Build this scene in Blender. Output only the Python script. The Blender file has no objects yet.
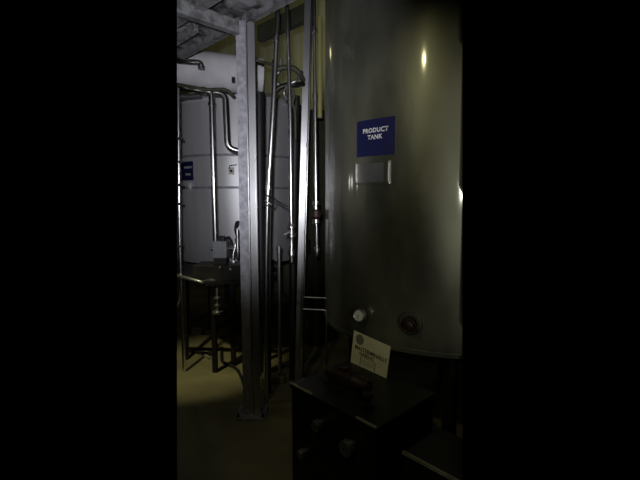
import bpy, bmesh, math, random
from mathutils import Vector, Matrix, noise
random.seed(7)
PI = math.pi
sc = bpy.context.scene
C = sc.collection

# ------------------------------------------------------------------ camera
F = 400.0
CAM = Vector((0, 0, 1.6))
PITCH = math.atan(40 / F)
FWD = Vector((0, math.cos(PITCH), -math.sin(PITCH)))
RIGHT = Vector((1, 0, 0))
UP = RIGHT.cross(FWD)
cd = bpy.data.cameras.new('camera')
cd.sensor_width = 36
cd.lens = F / 640 * 36
cd.clip_start = 0.02
cam = bpy.data.objects.new('camera', cd)
C.objects.link(cam)
cam.location = CAM
cam.rotation_euler = (PI / 2 - PITCH, 0, 0)
sc.camera = cam
sc.view_settings.view_transform = 'Standard'
sc.view_settings.look = 'None'
sc.view_settings.gamma = 1
sc.view_settings.exposure = 0
sc.view_settings.use_curve_mapping = False

def at(px, py, Y):
    d = FWD + RIGHT * ((px - 320) / F) + UP * ((240 - py) / F)
    return CAM + d * (Y / d.y)

def at_z(px, py, z):
    d = FWD + RIGHT * ((px - 320) / F) + UP * ((240 - py) / F)
    return CAM + d * ((z - CAM.z) / d.z)

# building axes: the plant stands at 45 degrees to the view
A = Vector((0.7071, -0.7071, 0))      # along the tank row, towards the right front
B = Vector((0.7071, 0.7071, 0))       # towards the wall behind the tanks

# ------------------------------------------------------------------ materials
def mat(name, col, rough=0.5, metal=0.0, var=0.0, scale=6.0, stretch=(1, 1, 1), bump=0.0, aniso=0.0, col2=None, spec=0.5, rvar=0.0, thr=None):
    m = bpy.data.materials.new(name)
    m.use_nodes = True
    nt = m.node_tree
    p = nt.nodes['Principled BSDF']
    p.inputs['Base Color'].default_value = (*col, 1)
    p.inputs['Roughness'].default_value = rough
    p.inputs['Metallic'].default_value = metal
    p.inputs['Specular IOR Level'].default_value = spec
    if var or bump or rvar or col2:
        tc = nt.nodes.new('ShaderNodeTexCoord')
        mp = nt.nodes.new('ShaderNodeMapping')
        mp.inputs['Scale'].default_value = stretch
        nz = nt.nodes.new('ShaderNodeTexNoise')
        nz.inputs['Scale'].default_value = scale
        nz.inputs['Detail'].default_value = 5
        nt.links.new(tc.outputs['Object'], mp.inputs[0])
        nt.links.new(mp.outputs[0], nz.inputs['Vector'])
        if var or col2:
            r = nt.nodes.new('ShaderNodeValToRGB')
            lo, hi = thr or (0.35, 0.65)
            r.color_ramp.elements[0].position = lo
            r.color_ramp.elements[1].position = hi
            c2 = col2 or tuple(c * (1 - var) for c in col)
            r.color_ramp.elements[0].color = (*c2, 1)
            r.color_ramp.elements[1].color = (*col, 1)
            nt.links.new(nz.outputs['Fac'], r.inputs[0])
            nt.links.new(r.outputs[0], p.inputs['Base Color'])
        if rvar:
            mr = nt.nodes.new('ShaderNodeMapRange')
            mr.inputs['To Min'].default_value = max(0.02, rough - rvar)
            mr.inputs['To Max'].default_value = rough + rvar
            mr.inputs['From Min'].default_value = 0.3
            mr.inputs['From Max'].default_value = 0.7
            nt.links.new(nz.outputs['Fac'], mr.inputs['Value'])
            nt.links.new(mr.outputs[0], p.inputs['Roughness'])
        if bump:
            b = nt.nodes.new('ShaderNodeBump')
            b.inputs['Strength'].default_value = bump
            b.inputs['Distance'].default_value = 0.01
            nt.links.new(nz.outputs['Fac'], b.inputs['Height'])
            nt.links.new(b.outputs[0], p.inputs['Normal'])
    if aniso:
        tg = nt.nodes.new('ShaderNodeTangent')
        tg.direction_type = 'RADIAL'; tg.axis = 'Z'
        p.inputs['Anisotropic'].default_value = aniso
        nt.links.new(tg.outputs[0], p.inputs['Tangent'])
    return m

M = {}
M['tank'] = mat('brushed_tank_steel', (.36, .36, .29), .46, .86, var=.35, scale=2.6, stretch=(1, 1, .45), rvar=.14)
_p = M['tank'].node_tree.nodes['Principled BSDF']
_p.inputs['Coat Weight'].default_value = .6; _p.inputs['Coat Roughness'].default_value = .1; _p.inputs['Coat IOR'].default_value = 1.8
M['tank2'] = mat('satin_tank_steel', (.86, .85, .90), .45, .5, var=.2, scale=3, stretch=(1, 1, .3))
M['steel'] = mat('polished_steel', (.72, .71, .74), .3, 1, var=.15, scale=30)
M['chrome'] = mat('pipe_steel', (.78, .78, .80), .27, 1, var=.1, scale=20)
M['satin'] = mat('satin_steel', (.52, .52, .54), .36, .9, var=.2, scale=9, stretch=(1, 1, .3))
M['galv'] = mat('galvanised_steel', (.44, .43, .49), .55, .45, var=.35, scale=28, bump=.25)
M['platform'] = mat('stained_galvanised_sheet', (.27, .27, .285), .7, .2, scale=7, bump=.6, col2=(.05, .05, .045), thr=(.38, .52))
M['beam'] = mat('weathered_beam', (.27, .27, .285), .6, .2, scale=16, bump=.4, col2=(.12, .12, .12), thr=(.35, .55))
M['strip'] = mat('lit_wall_ochre', (.30, .27, .10), .5)
M['duct'] = mat('white_cladding', (.88, .87, .92), .55, 0, var=.14, scale=7)
M['white'] = mat('white_plastic', (.7, .7, .66), .5)
M['grey'] = mat('grey_housing', (.36, .37, .40), .5, .1, var=.2, scale=40)
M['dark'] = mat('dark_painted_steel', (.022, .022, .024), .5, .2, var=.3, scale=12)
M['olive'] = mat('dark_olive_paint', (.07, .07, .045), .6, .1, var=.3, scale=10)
M['black'] = mat('black_rubber', (.012, .012, .012), .6)
M['floor'] = mat('stained_concrete', (.30, .275, .15), .55, 0, var=.35, scale=2.5, bump=.2)
M['wall'] = mat('yellowish_wall_panel', (.38, .385, .27), .6, 0, var=.2, scale=4, stretch=(1, 1, .2))
M['ceiling'] = mat('ceiling_paint', (.2, .2, .17), .8, var=.2)
M['blue'] = mat('blue_sign_face', (.010, .012, .065), .45)
M['letter'] = mat('white_lettering', (.75, .75, .75), .5)
M['cream'] = mat('cream_plate', (.86, .82, .52), .55, var=.15, scale=14)
M['print'] = mat('dark_print', (.08, .06, .03), .6)
M['printgrey'] = mat('grey_emblem', (.20, .20, .15), .6)
M['red'] = mat('red_brown_paint', (.035, .014, .011), .5, var=.4, scale=20)
M['tray'] = mat('dark_machine_steel', (.028, .027, .024), .45, .5, var=.4, scale=8)
M['edge'] = mat('pale_steel_edge', (.55, .53, .45), .5, .3, var=.5, scale=16)  # lighter mottled steel for the edge strips and the floor clip
M['dial'] = mat('gauge_dial', (.85, .86, .78), .35)

# ------------------------------------------------------------------ builders
def link(name, bm, m, parent=None, smooth=False):
    bmesh.ops.recalc_face_normals(bm, faces=bm.faces)
    me = bpy.data.meshes.new(name)
    bm.to_mesh(me); bm.free()
    me.materials.append(m)
    o = bpy.data.objects.new(name, me)
    C.objects.link(o)
    if parent is not None:
        o.parent = parent
        loc = parent.location if parent.type == 'EMPTY' else Vector()
        o.matrix_parent_inverse = Matrix.Translation(-loc)
    if smooth:
        for p in me.polygons: p.use_smooth = True
        mod_sharp(me)
    return o

def mod_sharp(me, ang=0.7):
    bm = bmesh.new(); bm.from_mesh(me)
    for e in bm.edges:
        if len(e.link_faces) == 2 and e.calc_face_angle(0) > ang:
            e.smooth = False
    bm.to_mesh(me); bm.free()

def thing(name, label, cat, loc, group=None):
    o = bpy.data.objects.new(name, None)
    o.empty_display_size = .05
    C.objects.link(o); o.location = loc
    o['label'] = label; o['category'] = cat
    if group: o['group'] = group
    return o

def tag(o, label, cat, group=None):
    o['label'] = label; o['category'] = cat
    if group: o['group'] = group
    return o

def struct(name, bm, m):
    o = link(name, bm, m); o['kind'] = 'structure'; return o

def frame_of(d):
    d = d.normalized()
    s = d.cross(Vector((0, 0, 1)))
    if s.length < 1e-3: s = Vector((1, 0, 0))
    s.normalize()
    return s, d.cross(s).normalized()

def box(bm, c, sx, sy, sz, X=Vector((1, 0, 0)), Yv=None, bev=0.0):
    X = X.normalized()
    if Yv is None: Yv = Vector((-X.y, X.x, 0)).normalized()
    Z = X.cross(Yv).normalized()
    r = bmesh.ops.create_cube(bm, size=1)
    vs = r['verts']
    for v in vs:
        v.co = Vector(c) + X * (v.co.x * sx) + Yv * (v.co.y * sy) + Z * (v.co.z * sz)
    if bev:
        es = list({e for v in vs for e in v.link_edges})
        bmesh.ops.bevel(bm, geom=es, offset=bev, segments=2, affect='EDGES', profile=.6)

def beam(bm, p, q, w, h, bev=0.004, roll=None):
    """box from p to q: w across (horizontal), h the other way"""
    p, q = Vector(p), Vector(q); d = q - p
    s, u = frame_of(d)
    if roll is not None:
        s = (Vector(roll) - Vector(roll).dot(d.normalized()) * d.normalized()).normalized()
        u = d.normalized().cross(s)
    c = (p + q) / 2
    r = bmesh.ops.create_cube(bm, size=1); vs = r['verts']; L = d.length; dn = d.normalized()
    for v in vs:
        v.co = c + dn * (v.co.x * L) + s * (v.co.y * w) + u * (v.co.z * h)
    if bev:
        es = list({e for v in vs for e in v.link_edges})
        bmesh.ops.bevel(bm, geom=es, offset=bev, segments=2, affect='EDGES')

def tube(bm, pts, r, seg=16, bend=0.0):
    """round pipe through points, corners rounded by bend radius; r number or list"""
    pts = [Vector(p) for p in pts]
    rs = r if isinstance(r, (list, tuple)) else [r] * len(pts)
    if bend and len(pts) > 2:
        out, ro = [pts[0]], [rs[0]]
        for i in range(1, len(pts) - 1):
            a, b, c = pts[i - 1], pts[i], pts[i + 1]
            u = (a - b); v = (c - b)
            t = min(bend, u.length * .45, v.length * .45)
            p0 = b + u.normalized() * t; p1 = b + v.normalized() * t
            for k in range(7):
                s = k / 6
                out.append(p0 * (1 - s) ** 2 + b * 2 * s * (1 - s) + p1 * s * s); ro.append(rs[i])
        out.append(pts[-1]); ro.append(rs[-1]); pts, rs = out, ro
    n = len(pts)
    rings = []
    prev = None
    for i in range(n):
        d = (pts[min(i + 1, n - 1)] - pts[max(i - 1, 0)]).normalized()
        if prev is None:
            s, u = frame_of(d)
        else:
            s = (prev - d * prev.dot(d)).normalized(); u = d.cross(s)
        prev = s
        rings.append([bm.verts.new(pts[i] + (s * math.cos(2 * PI * k / seg) + u * math.sin(2 * PI * k / seg)) * rs[i]) for k in range(seg)])
    for i in range(n - 1):
        for k in range(seg):
            bm.faces.new((rings[i][k], rings[i][(k + 1) % seg], rings[i + 1][(k + 1) % seg], rings[i + 1][k]))
    bm.faces.new(rings[0][::-1]); bm.faces.new(rings[-1])

def lathe(bm, o, d, prof, seg=24):
    """prof: list of (distance along d, radius)"""
    o = Vector(o); d = Vector(d).normalized(); s, u = frame_of(d)
    rings = []
    for (t, r) in prof:
        rings.append([bm.verts.new(o + d * t + (s * math.cos(2 * PI * k / seg) + u * math.sin(2 * PI * k / seg)) * max(r, 1e-4)) for k in range(seg)])
    for i in range(len(prof) - 1):
        for k in range(seg):
            bm.faces.new((rings[i][k], rings[i][(k + 1) % seg], rings[i + 1][(k + 1) % seg], rings[i + 1][k]))
    bm.faces.new(rings[0][::-1]); bm.faces.new(rings[-1])

def B_(): return bmesh.new()

def smooth_pts(pts, n=6):
    """Catmull-Rom"""
    pts = [Vector(p) for p in pts]
    P = [pts[0]] + pts + [pts[-1]]
    out = []
    for i in range(1, len(P) - 2):
        for k in range(n):
            t = k / n
            a, b, c, d = P[i - 1], P[i], P[i + 1], P[i + 2]
            out.append(.5 * ((2 * b) + (c - a) * t + (2 * a - 5 * b + 4 * c - d) * t * t + (3 * b - a - 3 * c + d) * t ** 3))
    out.append(pts[-1])
    return out

def text_mesh(s, size, spacing=1.0, bold=0.0):
    cu = bpy.data.curves.new('lettering', 'FONT')
    cu.body = s; cu.size = size; cu.align_x = 'CENTER'; cu.align_y = 'CENTER'
    cu.space_character = spacing; cu.offset = bold; cu.resolution_u = 3
    o = bpy.data.objects.new('tmp', cu); C.objects.link(o)
    dg = bpy.context.evaluated_depsgraph_get(); dg.update()
    me = bpy.data.meshes.new_from_object(o.evaluated_get(dg))
    bm = bmesh.new(); bm.from_mesh(me)
    bpy.data.objects.remove(o); bpy.data.meshes.remove(me); bpy.data.curves.remove(cu)
    return bm

# ------------------------------------------------------------------ tanks
class Cyl:
    def __init__(s, cx, cy, R): s.c = Vector((cx, cy, 0)); s.R = R
    def hit(s, px, py, off=0.0):
        d = FWD + RIGHT * ((px - 320) / F) + UP * ((240 - py) / F)
        d = d / d.y; R = s.R + off
        a = d.x ** 2 + 1; b = -2 * (d.x * s.c.x + s.c.y); c = s.c.x ** 2 + s.c.y ** 2 - R * R
        disc = max(b * b - 4 * a * c, 0)
        t = (-b - math.sqrt(disc)) / (2 * a)
        p = CAM + d * t
        return p, math.atan2(p.y - s.c.y, p.x - s.c.x)
    def p(s, th, z, off=0.0):
        return s.c + Vector((math.cos(th), math.sin(th), 0)) * (s.R + off) + Vector((0, 0, z))
    def patch(s, bm, t0, t1, z0, z1, o0, o1, n=14, zs0=0, zs1=0):
        """curved plate between two offsets"""
        cols = []
        for i in range(n + 1):
            th = t0 + (t1 - t0) * i / n
            cols.append([bm.verts.new(s.p(th, z, o)) for (z, o) in ((z0, o0), (z1, o0), (z1, o1), (z0, o1))])
        for i in range(n):
            for k in range(4):
                bm.faces.new((cols[i][k], cols[i][(k + 1) % 4], cols[i + 1][(k + 1) % 4], cols[i + 1][k]))
        bm.faces.new(cols[0]); bm.faces.new(cols[-1][::-1])
    def wrap(s, bm, th_c, z_c, off, shear=0.0):
        for v in bm.verts:
            v.co = s.p(th_c + v.co.x / s.R, z_c + v.co.y + v.co.x * shear, off)
    def shell(s, prof, n=160, dents=()):
        bm = bmesh.new(); rings = []
        for (z, r) in prof:
            ring = []
            for k in range(n):
                th = -PI + 2 * PI * k / n
                rr = r
                for (tc, zc, wt, wz, amp) in dents:
                    rr += amp * math.exp(-((th - tc) / wt) ** 2 - ((z - zc) / wz) ** 2)
                ring.append(bm.verts.new(s.c + Vector((math.cos(th) * rr, math.sin(th) * rr, z))))
            rings.append(ring)
        for i in range(len(prof) - 1):
            for k in range(n):
                bm.faces.new((rings[i][k], rings[i][(k + 1) % n], rings[i + 1][(k + 1) % n], rings[i + 1][k]))
        bm.faces.new(rings[0][::-1]); bm.faces.new(rings[-1])
        return bm

T1 = Cyl(.83, 2.747, .796)
RZ = .80                                   # bottom rim height
t1 = thing('storage_tank', 'large brushed steel storage tank with a blue PRODUCT TANK sign, filling the right side', 'tank', (T1.c.x, T1.c.y, 0))
# sheet metal slightly buckled in vertical ribs
dents = []
for px, w, a in ((331, .02, -.004), (342, .03, .003), (352, .018, -.005), (366, .03, .002), (381, .022, -.003)):
    _, th = T1.hit(px, 200)
    dents.append((th, 1.62, w, .32, a))
_, th = T1.hit(370, 50); dents.append((th, 2.4, .08, .08, -.004))
zs = [RZ, RZ + .012] + [RZ + .03 + i * .04 for i in range(75)]
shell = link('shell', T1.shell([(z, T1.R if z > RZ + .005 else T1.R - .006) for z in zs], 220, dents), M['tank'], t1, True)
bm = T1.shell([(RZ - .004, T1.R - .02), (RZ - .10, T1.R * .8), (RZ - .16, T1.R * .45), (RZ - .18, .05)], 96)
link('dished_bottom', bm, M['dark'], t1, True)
for ang in (-2.45, -1.75, 1.2, 2.6):
    bm = B_(); p = T1.p(ang, 0, -.14)
    tube(bm, [p + Vector((0, 0, .02)), p + Vector((0, 0, RZ - .02))], .04, 20)
    leg = link('leg', bm, M['dark'], t1, True)
    bm = B_(); lathe(bm, p + Vector((0, 0, .0)), (0, 0, 1), [(0, .075), (.015, .075), (.02, .04)])
    link('foot', bm, M['dark'], leg, True)
# sign
ps0, a0 = T1.hit(357, 140, .004); ps1, a1 = T1.hit(395, 137, .004)
am = (a0 + a1) / 2; zt = T1.hit(376, 118.5, .004)[0].z; zb = T1.hit(376, 155.5, .004)[0].z
bm = B_(); T1.patch(bm, a0, a1, zb, zt, .001, .005)
sign = link('sign', bm, M['blue'], t1, True); sign['label'] = 'blue sign with white words PRODUCT TANK'
for s, px, py, size, nm in (('PRODUCT', 374.8, 130.2, .033, 'lettering'), ('TANK', 374.6, 137.0, .033, 'lettering')):
    p, th = T1.hit(px, py, .006)
    bm = text_mesh(s, size, 1.06, .0008); T1.wrap(bm, th, p.z, .0062)
    link(nm, bm, M['letter'], sign)
# document holder under the sign: backing plate, lip frame
p, b0 = T1.hit(356.5, 172); p, b1 = T1.hit(390, 172)
zt2 = T1.hit(372, 162)[0].z; zb2 = T1.hit(372, 184)[0].z
bm = B_(); T1.patch(bm, b0, b1, zb2, zt2, .001, .006)
dh = link('document_holder', bm, M['satin'], t1, True)
bm = B_()
T1.patch(bm, b0, b1, zb2, zb2 + .01, .006, .016)
T1.patch(bm, b0, b1, zt2 - .006, zt2, .006, .010)
T1.patch(bm, b1 - .035, b1 - .005, zb2, zt2, .006, .016, 3)
T1.patch(bm, b0, b0 + .01, zb2, zt2, .006, .014, 3)
link('holder_rim', bm, M['tank'], dh, True)
# welded patch plate behind the sign
p, b0 = T1.hit(341, 130); p, b1 = T1.hit(413, 130)
bm = B_()
T1.patch(bm, b0, b1, T1.hit(376, 136)[0].z, T1.hit(376, 106)[0].z, -.001, .0008, 20)
link('patch_plate', bm, M['tank'], t1, True)
# weld seam low on the shell and hem at the rim
bm = B_(); T1.patch(bm, -PI, PI * .99, RZ - .002, RZ + .02, -.01, .004, 160)
link('rim_band', bm, M['tank'], t1, True)
# gauge
p, th = T1.hit(364, 314)
n = Vector((math.cos(th), math.sin(th), 0))
gd = Vector((n.x * .55 - .25, n.y - .1, .05)).normalized()
bm = B_(); lathe(bm, p - gd * .03, gd, [(0, .012), (.055, .012), (.056, .034), (.082, .036), (.086, .033), (.083, .03)], 28)
g = link('pressure_gauge', bm, M['satin'], t1, True)
bm = B_(); lathe(bm, p + gd * .0535, gd, [(0, .029), (.002, .029)], 28)
dl = link('dial', bm, M['dial'], g)
bm = B_(); s_, u_ = frame_of(gd); pc = p + gd * .0565
beam(bm, pc - u_ * .006 - s_ * .003, pc + u_ * .018 + s_ * .008, .003, .0015, 0)
link('needle', bm, M['black'], g)
# outlet flange
p, th = T1.hit(411, 323)
n = Vector((math.cos(th), math.sin(th), 0))
bm = B_(); lathe(bm, p - n * .02, n, [(0, .062), (.035, .062), (.04, .056), (.04, .044), (.03, .042), (.03, .03)], 32)
fl = link('outlet_flange', bm, M['olive'], t1, True)
bm = B_(); lathe(bm, p + n * .008, n, [(0, .034), (.03, .034), (.035, .028), (.055, .026), (.06, .018)], 24)
link('outlet_plug', bm, M['red'], fl, True)
bm = B_(); beam(bm, p + n * .05 + Vector((.02, 0, -.015)), p + n * .05 + Vector((.045, -.01, -.03)), .016, .012, .003)
link('plug_handle', bm, M['red'], fl)

# -- far tank
T2 = Cyl(-1.05, 5.47, .885)
t2 = thing('storage_tank', 'pale steel storage tank far left, behind the upright pipes', 'tank', (T2.c.x, T2.c.y, 0))
Z0 = .86; Z1 = T2.hit(236, 95)[0].z
zs = [Z0 + (Z1 - Z0) * i / 40 for i in range(41)]
d2 = [(T2.hit(225, 150)[1], 1.9, .1, .6, .004), (T2.hit(200, 150)[1], 1.9, .07, .5, -.004)]
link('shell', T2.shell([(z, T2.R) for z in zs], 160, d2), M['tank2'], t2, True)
link('domed_top', T2.shell([(Z1, T2.R - .01), (Z1 + .08, T2.R * .9), (Z1 + .15, T2.R * .6), (Z1 + .19, .06)], 96), M['tank2'], t2, True)
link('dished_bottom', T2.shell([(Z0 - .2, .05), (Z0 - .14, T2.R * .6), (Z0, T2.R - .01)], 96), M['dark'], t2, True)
for py in (157, 187.5):
    z = T2.hit(282 if py < 160 else 220, py)[0].z
    bm = B_(); T2.patch(bm, -PI, PI * .99, z - .014, z + .014, .0005, .006, 120)
    link('weld_band', bm, M['galv'], t2, True)
bm = B_(); T2.patch(bm, -PI, PI * .99, Z1 - .04, Z1 + .005, -.005, .012, 120)
link('rim_band', bm, M['tank2'], t2, True)
for ang in (-2.7, -1.9, -1.0, .6, 2.1):
    bm = B_(); p = T2.p(ang, 0, -.1)
    tube(bm, [p, p + Vector((0, 0, Z0))], .045, 16); link('leg', bm, M['dark'], t2, True)
b0 = T2.hit(182, 170)[1]; b1 = T2.hit(193.5, 170)[1]
zt = T2.hit(188, 161.5)[0].z; zb = T2.hit(188, 180.5)[0].z
bm = B_(); T2.patch(bm, b0, b1, zb, zt, .002, .01); s2 = link('sign', bm, M['blue'], t2, True)
s2['label'] = 'small blue sign with two lines of white words'
for s, px, py, size in (('PRODUCT', 188.0, 167.5, .030), ('TANK', 187.8, 174.5, .036)):
    p, th = T2.hit(px, py, .012)
    bm = text_mesh(s, size, 1.0, .001); T2.wrap(bm, th, p.z, .0125); link('lettering', bm, M['letter'], s2)
p, th = T2.hit(190.5, 186)
bm = B_(); T2.patch(bm, th - .02, th + .02, p.z - .035, p.z + .035, .006, .018, 3); link('label_clip', bm, M['white'], t2)
p, th = T2.hit(231.5, 171)
bm = B_(); T2.patch(bm, th - .035, th + .035, p.z - .04, p.z + .04, .002, .02, 4); sp = link('sensor_plate', bm, M['white'], t2)
bm = B_(); nn = Vector((math.cos(th), math.sin(th), 0)); lathe(bm, p + nn * .02, nn, [(0, .015), (.03, .013)], 12); link('sensor', bm, M['black'], sp)
bm = B_(); p1, th1 = T2.hit(237, 165); tube(bm, [p1 + nn * .03, T2.hit(230, 166)[0] + nn * .03, T2.hit(229.5, 169)[0] + nn * .02], .006, 8); link('sensor_wire', bm, M['black'], sp)

# ------------------------------------------------------------------ structure
def quad(bm, ps): bm.faces.new([bm.verts.new(p) for p in ps])
bm = B_(); box(bm, (-.6, 5.2, -.05), 9.5, 11.5, .1); struct('floor', bm, M['floor'])
# wall behind the tanks: runs along A at x + y = 6.1, ribbed panels
bm = B_(); W0 = Vector((0.2, 5.9, 0)); cW = W0 + B * .05
box(bm, cW - A * 1.0 + Vector((0, 0, 2.7)), 10.0, .08, 5.4, X=A)
for i in range(-10, 8):
    box(bm, W0 + A * (i * .42) - B * .002 + Vector((0, 0, 2.7)), .20, .02, 5.4, X=A, bev=.006)
struct('wall_back', bm, M['wall'])
bm = B_(); box(bm, (-.6, 5.2, 5.45), 9.5, 11.5, .1); struct('ceiling', bm, M['ceiling'])
# mezzanine platform underside over the left side
colp = at_z(253, 424, 0)                       # column foot
colp = Vector((-.50, 2.86, 0))
ZP = 2.82
pf = thing('mezzanine_platform', 'stained grey steel platform overhead at the top left', 'platform', colp + Vector((0, 0, ZP)))
bm = B_()
e0 = colp + Vector((.03, 0, 0))
c = e0 - B * 1.2 - A * .4 + Vector((0, 0, ZP + .16))
g1 = 28; g2 = 44
vs = [[None] * (g2 + 1) for _ in range(g1 + 1)]
for i in range(g1 + 1):
    for j in range(g2 + 1):
        p = e0 - B * (2.4 * i / g1) + A * (-1.25 + 2.6 * j / g2)
        h = noise.noise(p * 5) * .03 + (abs(noise.noise(p * 11)) ** 1) * .05
        vs[i][j] = bm.verts.new((p.x, p.y, ZP + .03 + h))
for i in range(g1):
    for j in range(g2):
        bm.faces.new((vs[i][j], vs[i + 1][j], vs[i + 1][j + 1], vs[i][j + 1]))
ext = bmesh.ops.extrude_face_region(bm, geom=bm.faces[:])
for v in [x for x in ext['geom'] if isinstance(x, bmesh.types.BMVert)]: v.co.z = ZP + .2
link('deck_sheet', bm, M['platform'], pf)
bm = B_(); p0 = e0 + Vector((0, 0, ZP + .02)); beam(bm, p0 - A * 1.25, p0 + A * 1.35, .04, .05); link('edge_beam', bm, M['beam'], pf)
def zbeam(px0, py0, px1, py1, z, w, h, m, name, top=False):
    p = at_z(px0, py0, z); q = at_z(px1, py1, z)
    bm = B_(); dz = Vector((0, 0, (-h if top else h) / 2)); beam(bm, p + dz, q + dz, w, h); return link(name, bm, m, pf)
zbeam(150, 40.5, 220, -4, 2.76, .05, .08, M['beam'], 'joist')
zbeam(150, 60, 196, 31, 2.72, .03, .04, M['beam'], 'joist')
p = colp + Vector((0, 0, 2.745)); bm = B_(); beam(bm, p - B * .08, p - B * 1.3, .045, .08); link('cross_beam', bm, M['beam'], pf)
for px, py in ((217, 18), (200, 12), (223, 25), (238, 26)):
    p = at_z(px, py, ZP + .01); bm = B_(); lathe(bm, p, (0, 0, 1), [(-.03, .03), (0, .035), (.02, .02)], 10); link('bolt_plate', bm, M['dark'], pf)

# left column: galvanised channel with a bright tube beside it
co = thing('steel_column', 'wide galvanised steel column in the left foreground carrying the platform', 'column', colp)
px_l = colp + Vector((-.036, 0, 0)); px_r = colp + Vector((.018, -.01, 0))
bm = B_(); beam(bm, px_l, px_l + Vector((0, 0, ZP - .02)), .064, .09, .006, roll=(1, 0, 0))
ch = link('channel', bm, M['galv'], co)
bm = B_(); beam(bm, px_r + Vector((.014, 0, 0)), px_r + Vector((.014, 0, ZP - .02)), .048, .055, .010, roll=(1, 0, 0))
link('tube', bm, M['satin'], co)
bm = B_(); beam(bm, colp + Vector((.0015, -.047, .0)), colp + Vector((.0015, -.047, ZP - .02)), .007, .012, .003, roll=(1, 0, 0)); link('seam_strip', bm, M['steel'], co)
bm = B_(); box(bm, colp + Vector((-.01, 0, .01)), .22, .2, .02, bev=.003); link('base_plate', bm, M['galv'], co)
for s in (-1, 1):
    bm = B_(); lathe(bm, colp + Vector((-.01 + s * .09, -.075, .02)), (0, 0, 1), [(0, .012), (.012, .012), (.013, .007), (.025, .007)], 6); link('anchor_bolt', bm, M['dark'], co)

# right post, leans a little
pt = at(309, 0, 3.3); pb = at_z(297.5, 385, 0.0)
pt = at(308.5, -12, 3.3)
po = thing('steel_post', 'slim bright square post between the pipes and the large tank', 'post', pb)
bm = B_(); beam(bm, pb, pt, .052, .052, .006, roll=(1, 0, 0)); link('tube', bm, M['satin'], po)
bm = B_(); box(bm, pb + Vector((0, 0, .008)), .14, .14, .016, bev=.002); link('base_plate', bm, M['satin'], po)
bm = B_(); box(bm, pt + Vector((0, 0, .0)), .1, .1, .02, bev=.003); link('top_plate', bm, M['olive'], po)

# dark channel beam rising from left to the post
p = at_z(259.5, 27, 3.2); q = at_z(309, 3.5, 3.2)
bm = B_(); dz = Vector((0, 0, -.065)); beam(bm, p + dz, q + dz, .05, .13, .004)
tag(link('support_beam', bm, M['olive']), 'dark olive steel beam running up to the right behind the upright pipes', 'beam')

# duct / big clad pipe above the far tank
p = at(140, 63.5, 3.95); q = at(262, 77, 4.25)
du = thing('clad_duct', 'fat white clad duct high at the left above the far tank', 'duct', (p + q) / 2)
bm = B_(); tube(bm, [p, q], .178, 40); link('cladding', bm, M['duct'], du, True)
for f in (.2, .72):
    bm = B_(); c = p.lerp(q, f); d = (q - p).normalized(); tube(bm, [c, c + d * .03], .182, 40); link('seam_band', bm, M['duct'], du, True)
p = at(233.5, 80, 4.0); bm = B_(); box(bm, p, .03, .03, .05); link('latch', bm, M['black'], du)

# ------------------------------------------------------------------ pipework
def pipe(name, label, pts, r, m=None, bend=0.0, group=None, cat='pipe', seg=16):
    bm = B_(); tube(bm, pts, r, seg, bend)
    return tag(link(name, bm, m or M['chrome'], None, True), label, cat, group)

def upipe(name, label, pts, r, m=None, bend=0.0, collars=()):
    root = thing(name, label, 'pipe', Vector(pts[-1]))
    bm = B_(); tube(bm, pts, r, 16, bend); link('pipe_run', bm, m or M['chrome'], root, True)
    for (c, d) in collars:
        bm = B_(); lathe(bm, Vector(c) - Vector(d).normalized() * .015, d, [(0, r), (0.001, r * 1.35), (.029, r * 1.35), (.03, r)], 16)
        link('pipe_collar', bm, m or M['chrome'], root, True)
    return root

DN = Vector((0, 0, -1))
def up(p): return Vector((p.x, p.y, 5.4))
# horizontal pipe with elbow, upper left
upipe('bent_pipe', 'short dark-edged pipe with a down-turned end, in front of the white duct',
      [at(150, 58.5, 3.55), at(201, 62.5, 3.6), at(201.5, 68.5, 3.6)], .02, M['steel'], .04, [(at(201.2, 67, 3.6), DN)])
# pipe run 1: along and down the tank at x 212
upipe('bent_pipe', 'bright pipe dropping straight down in front of the far tank to the grey actuator box',
      [at(150, 81, 3.62), at(206, 91, 3.66), at(211.3, 92.5, 3.67), at(215.5, 242, 3.7)], .024, M['chrome'], .07,
      [(at(211.6, 104, 3.67), DN), (at(204, 90.6, 3.66), Vector((1, .1, -.05)))])
# pipe run 2: to x 226 and ending with an elbow into the column
upipe('bent_pipe', 'bright pipe dropping beside the column and turning right at the bottom behind it',
      [at(150, 84, 3.72), at(216, 92, 3.75), at(225, 95, 3.76), at(227.5, 148, 3.76), at(243, 152, 3.8)], .027, M['chrome'], .11,
      [(at(215, 91.8, 3.75), Vector((1, .1, -.05)))])
# small horizontal pipes and a pale fitting in the gap over tank 2
pipe('branch_pipe', 'short pale branch pipe above the rim of the far tank', [at(170, 101.5, 4.42), at(190, 97, 4.42), at(207, 93, 4.5)], .022, M['satin'], .05)
pipe('branch_pipe', 'dull lower branch pipe above the far tank, ending at a round fitting', [at(165, 93, 4.35), at(186, 97, 4.35), at(201, 95.5, 4.32)], .03, M['satin'], .05)
pipe('drop_hanger', 'dark flat hanger strap under the duct beside the column', [at(170, 83, 3.52), at(208, 90, 3.55), at(226, 89, 3.55), at(234, 96, 3.55)], .014, M['olive'], .05, cat='hanger')

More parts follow.
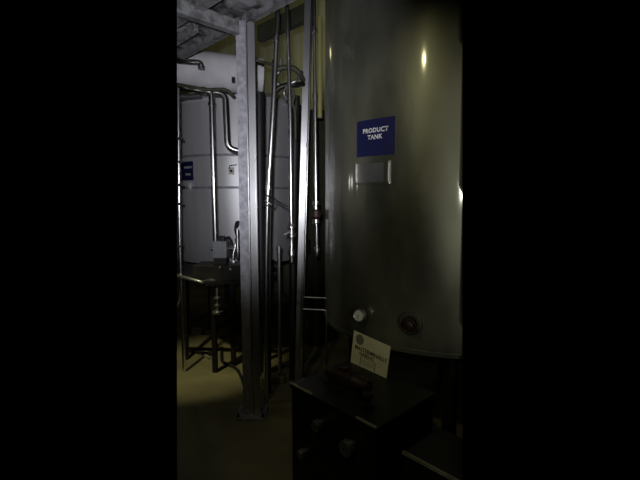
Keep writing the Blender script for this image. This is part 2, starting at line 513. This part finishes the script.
# chrome pipes in the middle
pA = [up(at(279, -12, 2.95)), at(279, -12, 2.95), at(277.5, 20, 2.95), at(272.5, 120, 2.95), at(267.5, 200, 2.97), at(266.3, 260, 3.0), at_z(266, 403, 0)]
upipe('riser_pipe', 'thick bright pipe leaning left as it falls, first pipe right of the wide column', pA, .0175, M['chrome'], 0, [(at(268.5, 188, 2.96), DN), (at(276.2, 40, 2.95), DN)])
pB = [up(at(286.7, -12, 2.9)), at(286.7, -12, 2.9), at(288.5, 60, 2.9), at(290.3, 120, 2.9), at(291.3, 226, 2.9), at(291.8, 262, 2.9)]
rb = upipe('riser_pipe', 'straight bright pipe ending in a small valve at half height', pB, .0145, M['chrome'], 0, [(at(288.4, 57, 2.9), DN)])
c = at(291.4, 228, 2.9)
bm = B_(); lathe(bm, c + Vector((0, 0, .03)), DN, [(0, .02), (.015, .03), (.03, .03), (.035, .022), (.07, .024), (.075, .032), (.095, .032), (.10, .02), (.18, .015), (.2, .024), (.235, .024), (.24, .012)], 20)
vb = link('valve_body', bm, M['steel'], rb, True)
bm = B_(); beam(bm, c + Vector((0, -.02, -.02)), c + Vector((-.05, -.04, -.04)), .012, .01, .003); link('valve_handle', bm, M['satin'], vb)
upipe('riser_pipe', 'thin bright pipe running close along the right side of the slim post',
      [up(at(312.5, -12, 3.15)), at(312.5, -12, 3.15), at(309, 110, 3.15), at(305.8, 225, 3.15), at(303.2, 330, 3.15), at_z(302.4, 393, 0)], .009, M['chrome'], 0,
      [(at(307.8, 145, 3.15), DN), (at(305.6, 232, 3.15), DN), (at(305.2, 255, 3.15), DN)])
rc = upipe('riser_pipe', 'thin pipe with a red-brown valve, hanging just left of the large tank',
           [up(at(314, -12, 2.8)), at(314, -12, 2.8), at(315, 100, 2.8), at(316, 205, 2.8), at(317, 250, 2.8)], .012, M['chrome'], 0, [(at(314.3, 30, 2.8), DN), (at(315, 96, 2.8), DN)])
c = at(316, 205, 2.8)
bm = B_(); lathe(bm, c + Vector((0, 0, .03)), DN, [(0, .014), (.005, .024), (.03, .024), (.035, .016), (.06, .016)], 16); link('union_nut', bm, M['steel'], rc, True)
bm = B_(); lathe(bm, c + Vector((0, 0, -.03)), DN, [(0, .02), (.01, .036), (.05, .038), (.065, .022)], 18); link('valve_body', bm, M['red'], rc, True)
bm = B_(); lathe(bm, c + Vector((0, 0, -.095)), DN, [(0, .016), (.005, .024), (.03, .024), (.035, .014)], 16); link('union_nut', bm, M['steel'], rc, True)
c = at(317, 247, 2.8)
bm = B_(); lathe(bm, c, DN, [(0, .013), (.004, .022), (.02, .022), (.022, .014), (.06, .017), (.07, .01)], 16); link('nozzle', bm, M['steel'], rc, True)
# wide pipe low in the middle
upipe('riser_pipe', 'dull short standpipe behind the post, starting below the valve and running to the floor',
      [at(279, 246, 3.4), at(279.3, 300, 3.4), Vector((at(279, 246, 3.4).x, 3.4, 0.0))], .017, M['satin'], 0, [(at(279, 249, 3.4), DN)])
# hook ring with wire
hk = thing('wire_hook', 'looped wire hook wrapped around the leaning pipe', 'hook', at(268, 201, 2.95))
bm = B_(); c = at(268.5, 202.5, 2.96); tube(bm, [c + Vector((math.cos(t) * .045, math.sin(t) * .045, .012 * math.sin(t * 2))) for t in [2 * PI * k / 24 for k in range(25)]], .005, 8); link('ring', bm, M['steel'], hk, True)
bm = B_(); c2 = c + Vector((0, 0, -.022)); tube(bm, [c2 + Vector((math.cos(t) * .04, math.sin(t) * .04, 0)) for t in [2 * PI * k / 24 for k in range(25)]], .004, 8); link('ring', bm, M['steel'], hk, True)
bm = B_(); tube(bm, smooth_pts([c + Vector((-.01, -.045, .05)), at(272, 197, 2.93), at(279, 202, 2.95), at(288, 207, 2.95)]), .005, 8); link('hook_arm', bm, M['dark'], hk, True)
# bending hoses at the top
hs = 'dark hoses curving between the upright pipes'
for lab, pts, r, m in (
    ('thin dark hose running from the column to the leaning pipe', [at(254, 59.5, 3.1), at(262, 62, 3.1), at(272, 64.5, 3.05), at(276, 66, 3.05)], .011, M['olive']),
    ('thick dark hose arching over to the right, highest in the tangle', [at(278, 69, 3.1), at(285, 67.5, 3.1), at(295, 69, 3.12), at(301, 76, 3.15), at(303, 80, 3.2)], .02, M['olive']),
    ('dark hose curving up from the leaning pipe to the slim post, lowest in the tangle', [at(274, 94, 3.1), at(279, 88, 3.1), at(288, 85, 3.1), at(297, 85, 3.12), at(303, 84, 3.2)], .02, M['tray']),
    ('short hose bending down between the two bright pipes', [at(281, 59, 3.15), at(280, 70, 3.15), at(276, 76, 3.15), at(277, 83, 3.15), at(282, 86, 3.15)], .014, M['satin']),
    ('hose crossing behind the straight bright pipe in an S', [at(302, 72, 3.1), at(297, 80, 3.05), at(290, 84, 3.05), at(284, 92, 3.1), at(287, 100, 3.1)], .012, M['satin']),
    ('thin hose hanging down right of the straight bright pipe', [at(292, 88, 3.0), at(294, 96, 3.0), at(292.5, 104, 3.0), at(295, 112, 3.0), at(295.5, 140, 3.0)], .01, M['olive'])):
    pipe('bent_hose', lab, smooth_pts(pts), r, m, 0, hs, 'hose', 10)
# dark riser sleeves between the column and the far tank
pipe('insulated_riser', 'fat black insulated riser right beside the wide column', [at(259, 93, 3.55), at(259.5, 180, 3.55), Vector((at(259.5, 180, 3.55).x, 3.55, 0))], .052, M['dark'])
pipe('insulated_riser', 'slim black insulated riser behind the leaning pipe', [at(273.5, 60, 3.3), at(272, 150, 3.3), at(270, 240, 3.3), at_z(269.5, 393, 0)], .013, M['dark'])
pipe('insulated_riser', 'black insulated riser between the straight pipe and the slim post', [at(296, 96, 3.5), at(294, 200, 3.5), at(293, 260, 3.5), at_z(293, 378, 0)], .034, M['dark'])

# made-up dark cabinet behind the post, standing in for shade on the lower wall
cb = thing('shade_cabinet', 'tall dark cabinet shape added as shade in the gap behind the slim post and the large tank', 'cabinet', at(312, 240, 4.3))
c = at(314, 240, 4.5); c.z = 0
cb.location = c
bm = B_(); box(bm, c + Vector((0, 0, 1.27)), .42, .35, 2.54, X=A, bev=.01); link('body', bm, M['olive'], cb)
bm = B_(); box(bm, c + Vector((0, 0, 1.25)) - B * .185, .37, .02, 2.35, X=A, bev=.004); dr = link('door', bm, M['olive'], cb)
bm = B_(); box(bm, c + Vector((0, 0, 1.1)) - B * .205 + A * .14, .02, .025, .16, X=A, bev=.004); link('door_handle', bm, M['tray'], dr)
# strip at the tank's left edge, the lit wall's yellow put into its colour
pipe('lit_wall_strip', 'yellowish upright strip standing for lit wall at the top, left edge of the large tank', [at(319.8, 17, 3.25), at(319.8, 118, 3.25)], .02, M['strip'], cat='wall_strip')

# U-shaped rail low beside the tank
ra = thing('guard_rail', 'thin steel guard rail of two bars standing low beside the large tank', 'rail', at_z(327, 395, 0))
z1 = at(315, 297.5, 2.75); z2 = at(315, 309.5, 2.75)
bm = B_(); tube(bm, [at(304, 297, 2.5), at(326, 298, 2.5)], .0045, 10); link('bar', bm, M['steel'], ra, True)
q = at(326.5, 310, 2.5); l_ = at(303, 309, 2.5)
bm = B_(); tube(bm, [l_, q, Vector((q.x, q.y, 0))], .0055, 10, .02); link('bar', bm, M['steel'], ra, True)
bm = B_(); lt = at(304, 297, 2.5); tube(bm, [lt, l_, Vector((l_.x, l_.y, 0))], .005, 10, .0); link('leg', bm, M['tray'], ra, True)

# ladder-like upright at the far left edge
lad = thing('upright_rail', 'bright vertical rail with dark brackets at the left edge of the picture', 'rail', Vector((at(178.8, 200, 3.6).x, 3.6, 0)))
bm = B_(); p = at(178, 88, 3.6); q = at(179.6, 235, 3.6); tube(bm, [p, q, Vector((q.x, 3.6, 0))], .016, 14); link('pole', bm, M['chrome'], lad, True)
for py in (139, 162, 185, 204, 246):
    bm = B_(); c = at(178.8, py, 3.6); box(bm, c + Vector((.01, 0, 0)), .05, .05, .022, bev=.003); link('bracket', bm, M['dark'], lad)

# ------------------------------------------------------------------ valve skid (table) at left
zt = at(206, 283, 3.5).z
tb = thing('valve_skid', 'dark steel skid table under the actuator box, with a rounded bright front rail', 'table', at_z(220, 400, 0))
ZT = zt
def tp(px, py): return at_z(px, py, ZT)
bm = B_()
pl = [at_z(160, 268, ZT), at_z(206, 283, ZT), at_z(250, 279, ZT), at_z(278, 276, ZT), at_z(274, 268, ZT), at_z(160, 262, ZT)]
lo = [bm.verts.new(p - Vector((0, 0, .03))) for p in pl]; hi = [bm.verts.new(p) for p in pl]
bm.faces.new(lo[::-1]); bm.faces.new(hi)
for i in range(6): bm.faces.new((lo[i], lo[(i + 1) % 6], hi[(i + 1) % 6], hi[i]))
link('table_top', bm, M['tray'], tb)
bm = B_(); tube(bm, [at(160, 271, 3.62), at(203, 282.5, 3.5), at(207, 281, 3.6), at(240, 277.5, 3.75), at(262, 277, 3.85)], .016, 14, .05); link('front_rail', bm, M['satin'], tb, True)
for px, Y in ((213, 3.6), (232, 3.75), (184, 3.9), (268, 3.9)):
    p = at(px, 285, Y); bm = B_(); beam(bm, Vector((p.x, Y, 0)), Vector((p.x, Y, ZT - .02)), .045, .045, .004, roll=(1, 0, 0)); link('leg', bm, M['tray'], tb)
bm = B_(); beam(bm, at(180, 330, 4.0), at(268, 335, 3.95), .04, .05); link('stretcher', bm, M['tray'], tb)
# upper ledge
ZL = at(221, 264, 3.72).z
bm = B_(); p = at(197, 260, 3.76); q = at(243, 260, 3.76); hl = ZL - ZT
box(bm, Vector(((p.x + q.x) / 2, 3.76, ZT + hl / 2)), q.x - p.x, .28, hl, bev=.006); link('ledge', bm, M['tray'], tb)
# hanging fitting
c = at(217, 288, 3.55)
bm = B_(); lathe(bm, c, DN, [(0, .012), (.08, .012), (.082, .03), (.1, .03), (.102, .014), (.15, .014), (.152, .028), (.17, .028), (.175, .015), (.21, .02), (.215, .048), (.235, .048), (.24, .02)], 18)
link('drain_fitting', bm, M['satin'], tb, True)
# curved handle below the rail at left
pipe('bent_hose', 'thin pale hose curling down at the left edge under the skid rail', smooth_pts([at(181, 283, 3.6), at(180.5, 294, 3.6), at(179, 302, 3.6), at(175, 309, 3.6)]), .008, M['satin'], cat='hose')

# actuator box
ac = thing('actuator_box', 'grey ribbed actuator box on the skid at the foot of the left pipe', 'actuator', at(221, 264, 3.85))
c = at(221, 249, 3.72)
bm = B_(); box(bm, c, .13, .13, .16, bev=.012)
for i in range(-2, 3): box(bm, c + Vector((i * .025, -.068, 0)), .008, .012, .14, bev=.002)
link('housing', bm, M['grey'], ac)
bm = B_(); hb = c.z - .075 - ZL; box(bm, Vector((c.x, c.y, ZL + hb / 2)), .12, .1, hb, bev=.004); link('base', bm, M['black'], ac)
bm = B_(); box(bm, c + Vector((.01, -.01, .1)), .06, .05, .05, bev=.006); link('cap', bm, M['dark'], ac)
bm = B_(); tube(bm, smooth_pts([c + Vector((.04, 0, .09)), c + Vector((.08, -.01, .11)), c + Vector((.1, 0, .04)), c + Vector((.09, 0, -.08))]), .012, 10); link('cable', bm, M['black'], ac, True)
bm = B_(); lathe(bm, c + Vector((.065, -.02, .01)), (1, 0, 0), [(0, .012), (.05, .012), (.052, .022), (.07, .022)], 12); link('side_port', bm, M['satin'], ac, True)
bm = B_(); lathe(bm, c + Vector((-.065, -.02, .01)), (-1, 0, 0), [(0, .012), (.03, .014), (.035, .008)], 12); link('side_port', bm, M['satin'], ac, True)
# sampling valve next to it
sv = thing('sampling_valve', 'stacked bright sampling valve standing between the actuator box and the column', 'valve', at(237, 266, 3.7))
c = at(237.3, 229, 3.7)
bm = B_(); lathe(bm, c, DN, [(0, .012), (.04, .014), (.042, .022), (.06, .022), (.062, .014), (.085, .014), (.087, .026), (.115, .026), (.117, .02), (.19, .022), (.192, .034), (.205, .034), (.207, .02), (.27, .022), (.29, .012)], 20)
link('valve_body', bm, M['steel'], sv, True)
bm = B_(); tube(bm, smooth_pts([at(236, 243, 3.7), at(233, 256, 3.68), at(234, 262, 3.68)]), [.012] * 13, 10); link('spout', bm, M['steel'], sv, True)
bm = B_(); tube(bm, smooth_pts([at(242, 226, 3.72), at(237.5, 222, 3.72), at(235.5, 228, 3.72), at(236.5, 234, 3.7)]), .013, 10); link('hose', bm, M['black'], sv, True)
bm = B_(); tube(bm, [at(231, 246, 3.7), at(236, 246, 3.7)], .008, 10); link('valve_handle', bm, M['steel'], sv, True)
bm = B_(); lathe(bm, at(233, 262, 3.66), (0, -1, 0), [(0, .028), (.03, .028), (.035, .02)], 16); link('clamp', bm, M['satin'], sv, True)
for px, py, lab in ((220, 268, 'left one of the two small bright knobs on the edge of the skid'), (230.3, 270, 'right one of the two small bright knobs on the edge of the skid')):
    p = at(px, py, 3.6); bm = B_(); lathe(bm, p + Vector((0, .03, .012)), (.1, -1, .0), [(0, .008), (.03, .008), (.031, .013), (.045, .014), (.052, .008)], 14)
    tag(link('clamp_knob', bm, M['steel'], None, True), lab, 'knob')
# small dark pump behind the column on the right part of the skid
pm = thing('transfer_pump', 'small dark pump seen in the gap right of the wide column', 'pump', at(268, 276, 3.9))
c = at(268, 270, 3.95)
bm = B_(); lathe(bm, c + Vector((-.1, 0, .04)), (1, 0, 0), [(0, .03), (.01, .07), (.15, .07), (.17, .05), (.2, .05), (.21, .02)], 20); link('motor', bm, M['dark'], pm, True)
bm = B_(); lathe(bm, c + Vector((.03, -.07, .03)), (0, -1, 0), [(0, .014), (.03, .014), (.035, .009)], 12); link('drain_plug', bm, M['steel'], pm, True)
bm = B_(); lathe(bm, at(270, 260, 3.95), (0, 0, -1), [(0, .03), (.02, .035), (.06, .02), (.09, .02)], 16); link('inlet', bm, M['tray'], pm, True)

# hose on the floor
pipe('floor_hose', 'dark hose lying in a curve on the floor left of the column', [p + Vector((0, 0, .015)) for p in smooth_pts([at_z(222, 349, 0), at_z(222, 362, 0), at_z(229, 366, 0), at_z(236, 370, 0), at_z(240, 376, 0), at_z(246, 392, 0)])], .014, M['black'], cat='hose')
pipe('floor_pipe', 'thin pipe lying on the floor at the left with a bright end', [at_z(186, 352, 0) + Vector((0, 0, .02)), at_z(212, 356, 0) + Vector((0, 0, .02))], .014, M['tray'])
bm = B_(); c = at_z(207.5, 356.5, 0) + Vector((0, -.04, .015)); box(bm, c, .12, .03, .03, X=Vector((1, -.9, 0)), bev=.006)
tag(link('floor_clip', bm, M['edge']), 'small bright metal clip on the lit floor at the left', 'clip')
# raised block standing in for the lit floor patch by the column
bm = B_(); c = at_z(277, 378, 0); box(bm, c + Vector((-.03, -.07, .03)), .2, .12, .06, X=Vector((1, .12, 0)), bev=.01)
tag(link('lit_floor_block', bm, M['floor']), 'small yellowish block standing for lit floor right of the wide column', 'block')

# ------------------------------------------------------------------ pump cabinet in the foreground
HT = .72
c0 = at_z(290, 383, HT); c1 = at_z(376.5, 428.5, HT)
dx = (c1 - c0); L = dx.length; dx.normalize(); dn = Vector((-dx.y, dx.x, 0))
DP = .43
cab = thing('pump_cabinet', 'dark steel pump cabinet in the bottom foreground, bright along its top edge', 'cabinet', Vector(((c0.x + c1.x) / 2, (c0.y + c1.y) / 2, 0)) + dn * DP / 2)
mid = c0 + dx * L / 2 + dn * DP / 2; mid.z = 0
bm = B_(); box(bm, mid + Vector((0, 0, .40)), L - .01, DP - .01, .60, X=dx, bev=.006); link('body', bm, M['tray'], cab)
bm = B_(); box(bm, mid + Vector((0, 0, HT - .012)), L, DP, .02, X=dx, bev=.003); link('top_plate', bm, M['tray'], cab)
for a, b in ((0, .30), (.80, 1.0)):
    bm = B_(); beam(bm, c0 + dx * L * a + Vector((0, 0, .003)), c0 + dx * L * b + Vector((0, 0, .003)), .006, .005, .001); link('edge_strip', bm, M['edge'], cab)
for i in (0, 1):
    for j in (0, 1):
        p = c0 + dx * (.04 + (L - .08) * i) + dn * (.04 + (DP - .08) * j); p.z = 0
        bm = B_(); tube(bm, [p, p + Vector((0, 0, .12))], .02, 12); link('leg', bm, M['dark'], cab, True)
def on_front(px, py):
    d = FWD + RIGHT * ((px - 320) / F) + UP * ((240 - py) / F)
    t = (c0 - CAM).dot(dn) / d.dot(dn); return CAM + d * t
for px, py, r in ((321, 423, .026), (351, 445, .034), (306, 451, .022)):
    p = on_front(px, py); bm = B_(); lathe(bm, p + dn * .006, -dn, [(0, r * .6), (.02, r * .6), (.022, r), (.045, r * .95), (.05, r * .7)], 20); link('knob', bm, M['satin'], cab, True)
# pump motor on top (red brown)
def on_top(a, b, z=HT): p = c0 + dx * a + dn * b; p.z = z; return p
mo = thing('pump_motor', 'dark red-brown pump motor lying on the foreground cabinet', 'motor', on_top(.25, .2))
s = on_top(.10, .17, HT + .046); e = dx
bm = B_(); lathe(bm, s, e, [(0, .02), (.0, .032), (.02, .038), (.19, .038), (.20, .03), (.25, .028), (.26, .012)], 28)
for k in range(20):
    t = 2 * PI * k / 20; s_, u_ = frame_of(e); dd = s_ * math.cos(t) + u_ * math.sin(t)
    beam(bm, s + e * .04 + dd * .039, s + e * .17 + dd * .039, .004, .008, 0, roll=dd)
link('motor_housing', bm, M['red'], mo, True)
bm = B_(); box(bm, on_top(.21, .17, HT + .006), .2, .10, .01, X=dx, bev=.003); link('foot', bm, M['dark'], mo)
bm = B_(); box(bm, on_top(.2, .17, HT + .088), .05, .045, .016, X=dx, bev=.006); link('terminal_box', bm, M['red'], mo)
bm = B_(); lathe(bm, on_top(.40, .10, HT), (0, 0, 1), [(0, .03), (.02, .03), (.022, .018), (.045, .018), (.047, .026), (.06, .024)], 20)
tag(link('filler_cap', bm, M['tray'], None, True), 'small dark filler cap on the cabinet top in front of the motor', 'cap')

# instruction plate leaning on the tank side of the cabinet
q00 = at(350.5, 362, 2.11); q10 = at(386, 379.5, 1.91)
q01 = at(354, 330.3, 2.14); q11 = at(390.2, 346.5, 1.94)
ip = thing('instruction_plate', 'tilted cream plate with dark printed heading standing above the foreground cabinet', 'sign', (q00 + q10) / 2)
U = (q10 - q00); Vv = ((q01 - q00) + (q11 - q10)) / 2
N = U.cross(Vv).normalized()
if N.dot(CAM - q00) < 0: N = -N
def on_plate(u, v, off=0): return q00 + (q10 - q00) * u * (1 - v) + (q01 - q00) * v + (q11 - q01) * u * v + N * off if False else (q00.lerp(q10, u)).lerp(q01.lerp(q11, u), v) + N * off
def slab(bm, u0, u1, v0, v1, o0, o1):
    vs = [bm.verts.new(on_plate(u, v, o)) for o in (o0, o1) for (u, v) in ((u0, v0), (u1, v0), (u1, v1), (u0, v1))]
    for f in ((0, 3, 2, 1), (4, 5, 6, 7), (0, 1, 5, 4), (1, 2, 6, 5), (2, 3, 7, 6), (3, 0, 4, 7)): bm.faces.new([vs[i] for i in f])
bm = B_(); slab(bm, 0, 1, 0, 1, -.004, 0); link('plate', bm, M['cream'], ip)
bm = B_()
WU = U.length; HV = Vv.length
ring = [bm.verts.new(on_plate(.2 + .115 * math.cos(2 * PI * k / 24), .80 + .115 * WU / HV * .9 * math.sin(2 * PI * k / 24), .001)) for k in range(24)]
bm.faces.new(ring); link('emblem', bm, M['printgrey'], ip)
def plate_text(s, size, u, v, bold=.0):
    bm = text_mesh(s, size, 1.0, bold)
    for w in bm.verts: w.co = on_plate(u + w.co.x / WU, v + w.co.y / HV, .0015)
    link('lettering', bm, M['print'], ip)
plate_text('MASTERMINALLY', .030, .53, .53, .0006)
plate_text('NABENO', .026, .44, .39, .0004)
bm = B_()
for v in (.30, .22, .14): slab(bm, .27, .68, v, v + .012, .0005, .001)
for u in (.27, .68, ): slab(bm, u, u + .012, .05, .31, .0005, .001)
link('printed_table', bm, M['print'], ip)
bm = B_(); mb = on_plate(.5, 0, -.006)
mb = on_plate(.5, 0, -.02); beam(bm, Vector((mb.x, mb.y, HT)), on_plate(.5, .5, -.012), .02, .006, .001); link('stand', bm, M['dark'], ip)

# steel skid channel on the floor, bottom right
p = at_z(403, 452, .62); q = at_z(470, 488, .62)
sk = thing('steel_box', 'dark low steel box below the large tank with one bright edge, bottom right', 'box', Vector((p.x, p.y, 0)))
d = (q - p).normalized(); w = Vector((-d.y, d.x, 0))
bm = B_(); cc = (p + q) / 2 + w * .13; cc.z = .31; box(bm, cc, (q - p).length, .26, .615, X=d, bev=.004); link('body', bm, M['tray'], sk)
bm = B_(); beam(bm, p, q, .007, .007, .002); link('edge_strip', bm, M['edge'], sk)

# ------------------------------------------------------------------ the modelled slice of the room ends where the photograph's picture ends
bpy.context.view_layer.update()
def trim(o, n):
    me = o.data
    side = [(v.co - CAM).dot(n) for v in me.vertices]
    if not side or max(side) <= 0: return True
    if min(side) >= 0: return False
    bm = bmesh.new(); bm.from_mesh(me)
    r = bmesh.ops.bisect_plane(bm, geom=bm.verts[:] + bm.edges[:] + bm.faces[:], plane_co=CAM, plane_no=n, clear_outer=True, dist=1e-5)
    es = [g for g in r['geom_cut'] if isinstance(g, bmesh.types.BMEdge) and g.is_boundary]
    if es:
        try: bmesh.ops.holes_fill(bm, edges=es, sides=0)
        except Exception: pass
    if len(bm.faces) == 0: bm.free(); return False
    bm.to_mesh(me); bm.free(); return True
NL = -(RIGHT - FWD * ((177.0 - 320) / F))
NR = RIGHT - FWD * ((462.5 - 320) / F)
for o in [x for x in C.objects if x.type == 'MESH']:
    if not (trim(o, NL) and trim(o, NR)):
        for ch in o.children: ch['gone'] = 1
        o['gone'] = 1
for o in [x for x in C.objects if x.get('gone')]: bpy.data.objects.remove(o)

# ------------------------------------------------------------------ light
w = bpy.data.worlds.new('world'); sc.world = w; w.use_nodes = True
w.node_tree.nodes['Background'].inputs[0].default_value = (0, 0, 0, 1)
w.node_tree.nodes['Background'].inputs[1].default_value = 0

def spot(name, loc, target, power, col, ang, blend, size):
    l = bpy.data.lights.new(name, 'SPOT'); l.energy = power; l.color = col; l.spot_size = math.radians(ang); l.spot_blend = blend; l.shadow_soft_size = size
    o = bpy.data.objects.new(name, l); C.objects.link(o); o.location = loc
    o.rotation_euler = (Vector(target) - Vector(loc)).to_track_quat('-Z', 'Y').to_euler(); return o
def point(name, loc, power, col, size):
    l = bpy.data.lights.new(name, 'POINT'); l.energy = power; l.color = col; l.shadow_soft_size = size
    o = bpy.data.objects.new(name, l); C.objects.link(o); o.location = loc; return o
spot('hand_torch', (-.04, -.05, 1.68), at(230, 114, 3.5), 200, (.94, .95, 1.0), 55, 1.0, .02)
spot('added_tank_spot', (.66, -1.3, 1.7), (.45, 2.1, 1.55), 34, (1, .99, .84), 34, .7, .07)  # unseen spot added for the near tank's right-hand streak and general fill
spot('ceiling_lamp_front', (-.9, -.05, 3.1), (.5, 2.0, 1.1), 17, (1, .94, .50), 54, .6, .04)
point('added_streak_light', (-1.75, 2.7, 1.78), 1.8, (1, .97, .88), .05)  # unseen source added to make the left-hand streak on the near tank
spot('ceiling_lamp_back', (-.4, 5.0, 3.4), (-1.5, 7.2, 4.4), 16, (1, .96, .6), 140, .6, .15)
point('added_wall_fill', (-2.75, 6.9, 4.3), 4, (1, .93, .5), .1)  # unseen fill added to brighten the far left of the back wall
spot('added_floor_spot', (-1.5, 2.5, 2.4), (-1.12, 3.75, 0), 75, (1, .92, .52), 34, .8, .05)  # unseen spot added to make the bright patch on the left floor
